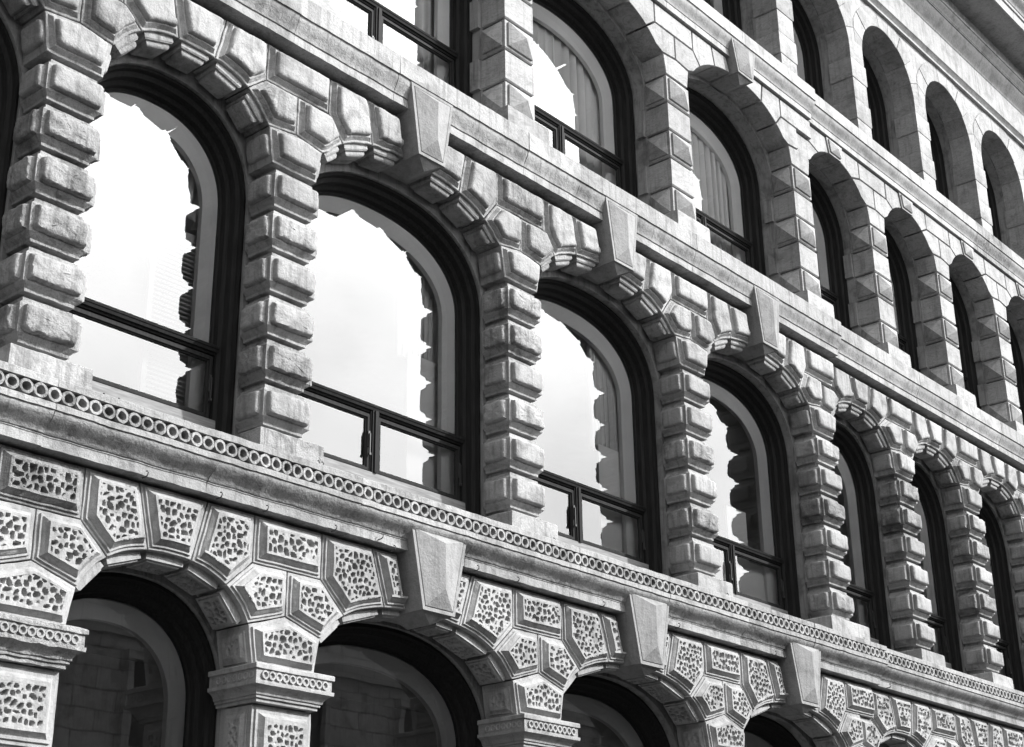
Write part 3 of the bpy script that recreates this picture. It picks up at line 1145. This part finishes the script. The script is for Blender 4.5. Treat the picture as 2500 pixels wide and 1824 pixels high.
def make_window(st, a, b):
    cx, hp, wide = bay_geo(st, a, b)
    f = FR[st]
    o = bay_yo(a, b)
    w = ST[st]['w'] if st in ST else .25
    A = hp - w + f['j'] - .004
    B = (f['bw'] if wide else f['bn']) - .004
    n, zs, zb = f['n'], f['zs'], f['zb']
    y = f['y'] + o + {'CD': .05, 'DE': .08}.get(a + b, 0.0)
    kk = 1.3
    prof = [(0, .10), (0, 0), (.030, -.004), (.040, .030), (.080, .045), (.088, .092), (.122, .110), (.130, .145), (.158, .158)]
    mb = MB()
    rings = []
    prof = [(d * .85, yy * 1.6) for d, yy in prof]
    for d, yy in prof:
        rings.append([(cx + px, y + yy, pz) for px, pz in frame_curve(A, B, n, zs, zb, d, d * kk)])
    m = len(rings[0])
    vs = [q for r in rings for q in r]
    fs = []
    for k in range(len(rings) - 1):
        for i in range(m - 1):
            fs.append((k * m + i, (k + 1) * m + i, (k + 1) * m + i + 1, k * m + i + 1)[::-1])
    mb.add(vs, fs)
    win = part(mb, 'window', 'wood', None, 28)
    Ai = A - .134
    yp = y + .240
    tr = f['tr']
    # inner lining of the opening, painted light
    mb = MB()
    c0 = [(cx + px, y + .265, pz) for px, pz in frame_curve(A, B, n, zs, zb, .138, .138 * kk)]
    c1_ = [(cx + px, y + .36, pz) for px, pz in frame_curve(A, B, n, zs, zb, .255, .255 * kk)]
    c2_ = [(cx + px, y + .42, pz) for px, pz in frame_curve(A, B, n, zs, zb, .255, .255 * kk)]
    mb.loft([c0, c1_, c2_], cap0=False, cap1=False, closed=False)
    sub(mb, 'inner_lining', 'white', win, 30)
    cur = frame_curve(A, B, n, zs, tr if tr else zb, .134, .134 * kk)
    mb = MB()
    pts = [(cx + px, yp, pz) for px, pz in cur]
    mb.add(pts, [tuple(range(len(pts)))[::-1]])
    sub(mb, 'pane', 'glass', win, 0)
    if not tr:
        return win
    y += .085
    # moulded transom
    mb = MB()
    tp = [(.16, -.075), (.128, -.075), (.122, -.055), (.10, -.05), (.094, -.03), (.07, -.028), (.06, .0), (.052, .004), (.045, .028), (.055, .034), (.16, .045)]
    r = [[(cx - Ai - .03, y + yy, tr + zz) for yy, zz in tp], [(cx + Ai + .03, y + yy, tr + zz) for yy, zz in tp]]
    vs = r[0] + r[1]
    k = len(tp)
    mb.add(vs, [(i, k + i, k + i + 1, i + 1) for i in range(k - 1)] + [tuple(reversed(range(k))), tuple(range(k, 2 * k))])
    sub(mb, 'transom', 'wood', win, 0)
    zsill = {'s': 5.14, 't': 10.12, 'f': 14.2}[st]
    # weathered sill board
    mb = MB()
    mb.add([(cx - A, y + .05, zb - .06), (cx + A, y + .05, zb - .06), (cx + A, y + .07, zsill), (cx - A, y + .07, zsill), (cx + A, y + .2, zsill + .02), (cx - A, y + .2, zsill + .02)],
           [(0, 1, 2, 3), (3, 2, 4, 5)])
    sub(mb, 'sill_board', 'sillwood', win, 0)
    # mullion and the two hopper sashes below the transom
    if wide:
        mb = MB()
        for (x0, x1, y0) in ((-.062, .062, .085), (-.045, .045, .068), (-.020, .020, .050)):
            mb.box(cx + x0, cx + x1, y + y0, y + y0 + .05, zsill, tr - .03)
        sub(mb, 'mullion', 'wood', win, 0)
        spans = [(-Ai, -.055), (.055, Ai)]
    else:
        spans = [(-Ai, Ai)]
    for (xa, xb) in spans:
        mb = MB()
        za, zt_ = zsill + .01, tr - .07
        rr = [(0, .118), (0, .100), (.012, .094), (.040, .094), (.048, .110), (.056, .112), (.062, .135)]
        relief(mb, [(cx + xa, za), (cx + xb, za), (cx + xb, zt_), (cx + xa, zt_)], lambda u, v, h: (u, y + h, v), rr, 2.0, cap=None)
        sash = sub(mb, 'sash', 'wood', win, 0)
        mb = MB()
        q = inset([(cx + xa, za), (cx + xb, za), (cx + xb, zt_), (cx + xa, zt_)], .06)
        mb.add([(u, y + .128, v) for u, v in q], [(0, 1, 2, 3)])
        sub(mb, 'pane', 'glass', win, 0)
        # stay handle on the right stile
        mb = MB()
        hx = cx + xb - .028
        hz = za + .28
        mb.box(hx - .012, hx + .012, y + .078, y + .094, hz - .01, hz + .16)
        mb.box(hx - .006, hx + .006, y + .060, y + .080, hz - .09, hz + .13)
        mb.box(hx - .012, hx + .012, y + .055, y + .082, hz - .11, hz - .085)
        sub(mb, 'handle', 'metal', win, 0)
    return win
WIN = {}
for st in 'gstf':
    for a, b in BAYS:
        WIN[st, a, b] = make_window(st, a, b)

# dark rooms behind the glass
for st, z0, z1 in (('g', -1.6, 4.25), ('s', 4.45, 9.2), ('t', 9.5, 13.5), ('f', 13.75, 17.9)):
    mb = MB()
    mb.box(X0 + .2, X1 - .2, 1.34, 7.0, z0, z1)
    mb.f = [f for i, f in enumerate(mb.f) if i != 2]
    mb.f = [f[::-1] for f in mb.f]
    part(mb, 'room', 'room', None, 0)
# blank ends and back of the block
mb = MB()
mb.box(X0 - .05, X0 + .15, .5, 8.0, -1.7, 19.3)
mb.box(X1 - .15, X1 + .05, .5, 8.0, -1.7, 19.3)
mb.box(X0, X1, 7.8, 8.0, -1.7, 19.3)
part(mb, 'outer_wall', 'jamb', None, 0)

# ------------------------------------------------------------------ curtains, blinds and shutters inside the windows
def pleated(name, x0, x1, y, zlo, zhi_fn, waves, amp, mat, label, cat='curtain', group=None, lean=0.0):
    mb = MB()
    n = waves * 10
    m = 14
    ph = random.uniform(0, 6)
    rings = []
    for j in range(m + 1):
        row = []
        for i in range(n + 1):
            t = i / n
            xx = x0 + (x1 - x0) * t
            zh = zhi_fn(xx)
            z = zlo + (zh - zlo) * j / m
            a_ = amp * (0.75 + .35 * math.sin(t * 9 + ph)) * (1 - .25 * j / m)
            row.append((xx + lean * (z - zlo) + .25 * amp * math.sin(2 * math.pi * waves * t * 2 + ph), y + a_ * math.sin(2 * math.pi * waves * t + .6 * math.sin(t * 7 + ph) + .15 * z), z))
        rings.append(row)
    mb.loft(rings, cap0=False, cap1=False, closed=False)
    o = mb.build(name, mat, None, 60)
    md = o.modifiers.new('thick', 'SOLIDIFY')
    md.thickness = .004
    tag(o, label, cat, group)
    return o

def win_top(st, a, b, d=.12):
    cx, hp, wide = bay_geo(st, a, b)
    f = FR[st]
    w = ST[st]['w'] if st in ST else .25
    A = hp - w + f['j'] - d
    B = (f['bw'] if wide else f['bn']) - d
    return cx, A, (lambda x: max(f['zs'], arch_z(x - cx, A, B, f['n'], f['zs'])) if abs(x - cx) < A else f['zs'] - .0)

def blind(name, x0, x1, y, z0, z1, label, tilt=0.0, cat='blind'):
    mb = MB()
    mb.add([(x0, y, z0), (x1, y, z0), (x1, y, z1 - tilt), (x0, y, z1), (x0, y + .006, z0), (x1, y + .006, z0), (x1, y + .006, z1 - tilt), (x0, y + .006, z1)],
           [(0, 1, 2, 3), (7, 6, 5, 4), (0, 4, 5, 1), (3, 2, 6, 7), (1, 5, 6, 2), (0, 3, 7, 4)])
    o = mb.build(name, 'blind', None, 0)
    tag(o, label, cat)
    return o

# second storey, first wide bay (behind the second pier)
cx, A, top = win_top('s', 'B', 'C')
pleated('curtain', cx + .70, cx + A - .02, 1.36, 6.8, top, 8, .035, 'curtain', 'pleated pale curtain in the middle storey, first bay with a pyramid keystone')
blind('blind', cx + .80, cx + A - .01, 1.32, 4.9, 6.86, 'flat pale blind below the pleated curtain, first bay with a keystone', 0)
cx, A, top = win_top('s', 'C', 'D')
pleated('curtain', cx + .70, cx + A - .02, 1.36, 6.6, top, 8, .032, 'curtain', 'pleated pale curtain in the middle storey, second bay with a pyramid keystone')
blind('blind', cx + .80, cx + A - .01, 1.32, 4.9, 6.68, 'flat pale blind below the pleated curtain, second bay with a keystone', .0)
cx, A, top = win_top('s', 'D', 'E')
mb = MB()
mb.box(cx + .35, cx + .86, 1.35, 1.375, 5.45, 6.55)
o = mb.build('leaning_panel', 'blind', None, 0)
tag(o, 'pale board leaning inside the dark middle-storey window, third keystone bay', 'board')
blind('blind', cx + .1, cx + A, 1.32, 4.9, 5.80, 'pale blind behind the lower panes of the third keystone bay, middle storey')

# swagged valance and louvred shutter in the near window
cx, A, top = win_top('s', 'A', 'B', .14)
mb = MB()
rows = []
n = 110
for j in range(11):
    row = []
    for i in range(n + 1):
        t = i / n
        th = math.pi * (1 - t)
        px, pz = A * math.cos(th), FR['s']['zs'] + .05 + .85 * math.sin(th)
        ln = (.30 + .14 * abs(math.sin(t * math.pi * 5)))
        f_ = j / 10
        row.append((cx + px * (1 - .10 * f_), 1.36 + .035 * math.sin(t * 95 + 1.5 * math.sin(t * 11)) * (0.3 + f_), pz - ln * f_ * (0.7 + .3 * math.sin(th))))
    rows.append(row)
mb.loft(rows, cap0=False, cap1=False, closed=False)
o = mb.build('valance', 'swag', None, 60)
md = o.modifiers.new('thick', 'SOLIDIFY'); md.thickness = .004
tag(o, 'scalloped gathered valance hanging under the arch of the nearest middle-storey window', 'valance')
sh = empty('louvred_shutter', (cx + .62, 1.32, 4.9))
tag(sh, 'louvred shutter standing inside the nearest middle-storey window on the right', 'shutter')
def loc_box(mb_, x0, x1, y0, y1, z0, z1):
    mb_.box(x0 - (cx + .62), x1 - (cx + .62), y0 - 1.32, y1 - 1.32, z0 - 4.9, z1 - 4.9)
for xa, xb in ((cx + .28, cx + .34), (cx + .84, cx + .92)):
    mb = MB(); loc_box(mb, xa, xb, 1.30, 1.34, 4.9, 7.15); mb.build('stile', 'louvre', sh, 0)
for z in (4.9, 5.95, 7.05):
    mb = MB(); loc_box(mb, cx + .34, cx + .84, 1.30, 1.34, z, z + .10); mb.build('rail', 'louvre', sh, 0)
sl = None
z = 5.03
while z < 7.03:
    if not (5.92 < z < 6.06):
        if sl is None:
            mb = MB()
            mb.add([(.0, .0, 0), (.5, .0, 0), (.5, .032, .034), (0, .032, .034), (.0, .006, -.004), (.5, .006, -.004), (.5, .038, .030), (0, .038, .030)],
                   [(0, 1, 2, 3), (7, 6, 5, 4), (0, 4, 5, 1), (3, 2, 6, 7)])
            sl = mb.build('slat', 'louvre', sh, 0)
            sl.location = (-.28, -.02, z - 4.9)
        else:
            c = sl.copy(); COL.objects.link(c); c.parent = sh; c.location = (-.28, -.02, z - 4.9)
    z += .048

# third storey drapes
for a, b, x0, x1, wv, lab in (('B', 'C', .1, 1.36, 7, 'broad-pleated pale drape in the upper window above the first keystone bay'),
                              ('C', 'D', -.2, 1.34, 9, 'broad-pleated pale drape in the upper window above the second keystone bay'),
                              ('D', 'E', -.2, 1.22, 9, 'broad-pleated pale drape in the third-storey window beneath the topmost keystone')):
    cx, A, top = win_top('t', a, b)
    pleated('drape', cx + x0, cx + min(x1, A - .02), 1.46, 9.75, top, wv, .05, 'curtain', lab, 'curtain', 'drapes in the third-storey windows')

# small iron hooks and pins left in the stone
def hook(x, y, z):
    mb = MB()
    N = 6
    pts = [(0, 0.02, 0), (0, -.03, 0), (.0, -.05, .012), (.0, -.055, .03), (.0, -.045, .045), (0, -.03, .048)]
    rings = []
    for (px, py, pz) in pts:
        rings.append([(x + px + .006 * math.cos(2 * math.pi * k / N), y + py, z + pz + .006 * math.sin(2 * math.pi * k / N)) for k in range(N)])
    mb.loft(rings)
    return part(mb, 'hook', 'metal', None, 0)
for (x, z) in ((7.25, 4.055), (8.03, 4.055), (8.55, 4.055), (9.38, 4.055), (11.35, 4.06), (9.98, 4.10), (10.15, 4.02), (13.45, 4.06), (11.98, 4.06), (14.9, 4.06), (17.05, 4.06), (20.1, 4.06)):
    hook(x, .15, z)
for (x, z) in ((6.85, 4.66), (7.0, 4.66), (9.25, 4.68), (9.3, 4.68), (12.75, 4.67), (16.2, 4.68), (19.7, 4.68)):
    hook(x, .275, z)

# ------------------------------------------------------------------ the street and the building opposite
def sheet(name, x0, x1, y0, y1, z0, z1, mat):
    mb = MB(); mb.box(x0, x1, y0, y1, z0, z1)
    o = mb.build(name, mat, None, 0)
    tag(o, kind='structure')
    return o
sheet('ground', -400, 500, -400, 400, -2.3, -1.86, 'asphalt')
sheet('road', -200, 300, -11.6, -2.4, -1.855, -1.84, 'asphalt')
sheet('pavement', -200, 300, -2.4, 1.4, -1.85, -1.70, 'paving')
sheet('far_pavement', -200, 300, -15.9, -11.6, -1.85, -1.71, 'paving')

opp = empty('opposite_building', (25, -16.0, -1.7))
tag(opp, 'shaded stone building across the street, seen only as a dim reflection in the lowest windows', 'building')
OI = Matrix.Translation(-Vector(opp.location))
def opart(mb, name, mat, parent=None):
    o = mb.build(name, mat, parent or opp, 0)
    if parent is None:
        o.matrix_parent_inverse = OI
    return o
mb = MB()
mb.box(2, 80, -26, -16.0, -1.7, 8.9)
opart(mb, 'wall', 'opposite')
for z0, z1, p in ((8.9, 9.25, .5), (8.65, 8.9, .3), (7.5, 7.65, .12), (4.6, 4.85, .22), (4.45, 4.6, .12), (1.4, 1.6, .15)):
    mb = MB(); mb.box(1.8, 80.2, -26, -16.0 + p, z0, z1)
    opart(mb, 'cornice' if z0 > 8 else 'string_band', 'opposite')
k = 0
while 4 + k * 4.2 < 78:
    xw = 4 + k * 4.2
    mb = MB()
    path = [(-.8, 1.62)] + arch_path(.8, .8, 2, 3.2, 16) + [(.8, 1.62)]
    mb.add([(xw + x, -15.985, z) for x, z in path], [tuple(range(len(path)))])
    w_ = opart(mb, 'window', 'darkglass')
    mb = MB()
    path2 = [(-1.08, 1.62)] + arch_path(1.08, 1.08, 2, 3.2, 16) + [(1.08, 1.62)]
    ra = [(xw + x, -15.84, z) for x, z in path]
    rb = [(xw + x, -15.84, z) for x, z in path2]
    rc = [(xw + x, -16.0, z) for x, z in path2]
    rd = [(xw + x, -15.99, z) for x, z in path]
    mb.loft([rd, ra, rb, rc], cap0=False, cap1=False, closed=False)
    opart(mb, 'architrave', 'opposite', w_)
    mb = MB()
    mb.box(xw - .7, xw + .7, -16.1, -15.99, 5.2, 7.0)
    w2 = opart(mb, 'window', 'darkglass')
    mb = MB()
    mb.box(xw - .9, xw - .72, -16.05, -15.85, 5.0, 7.1); mb.box(xw + .72, xw + .9, -16.05, -15.85, 5.0, 7.1); mb.box(xw - .95, xw + .95, -16.05, -15.8, 7.02, 7.2)
    opart(mb, 'architrave', 'opposite', w2)
    k += 1
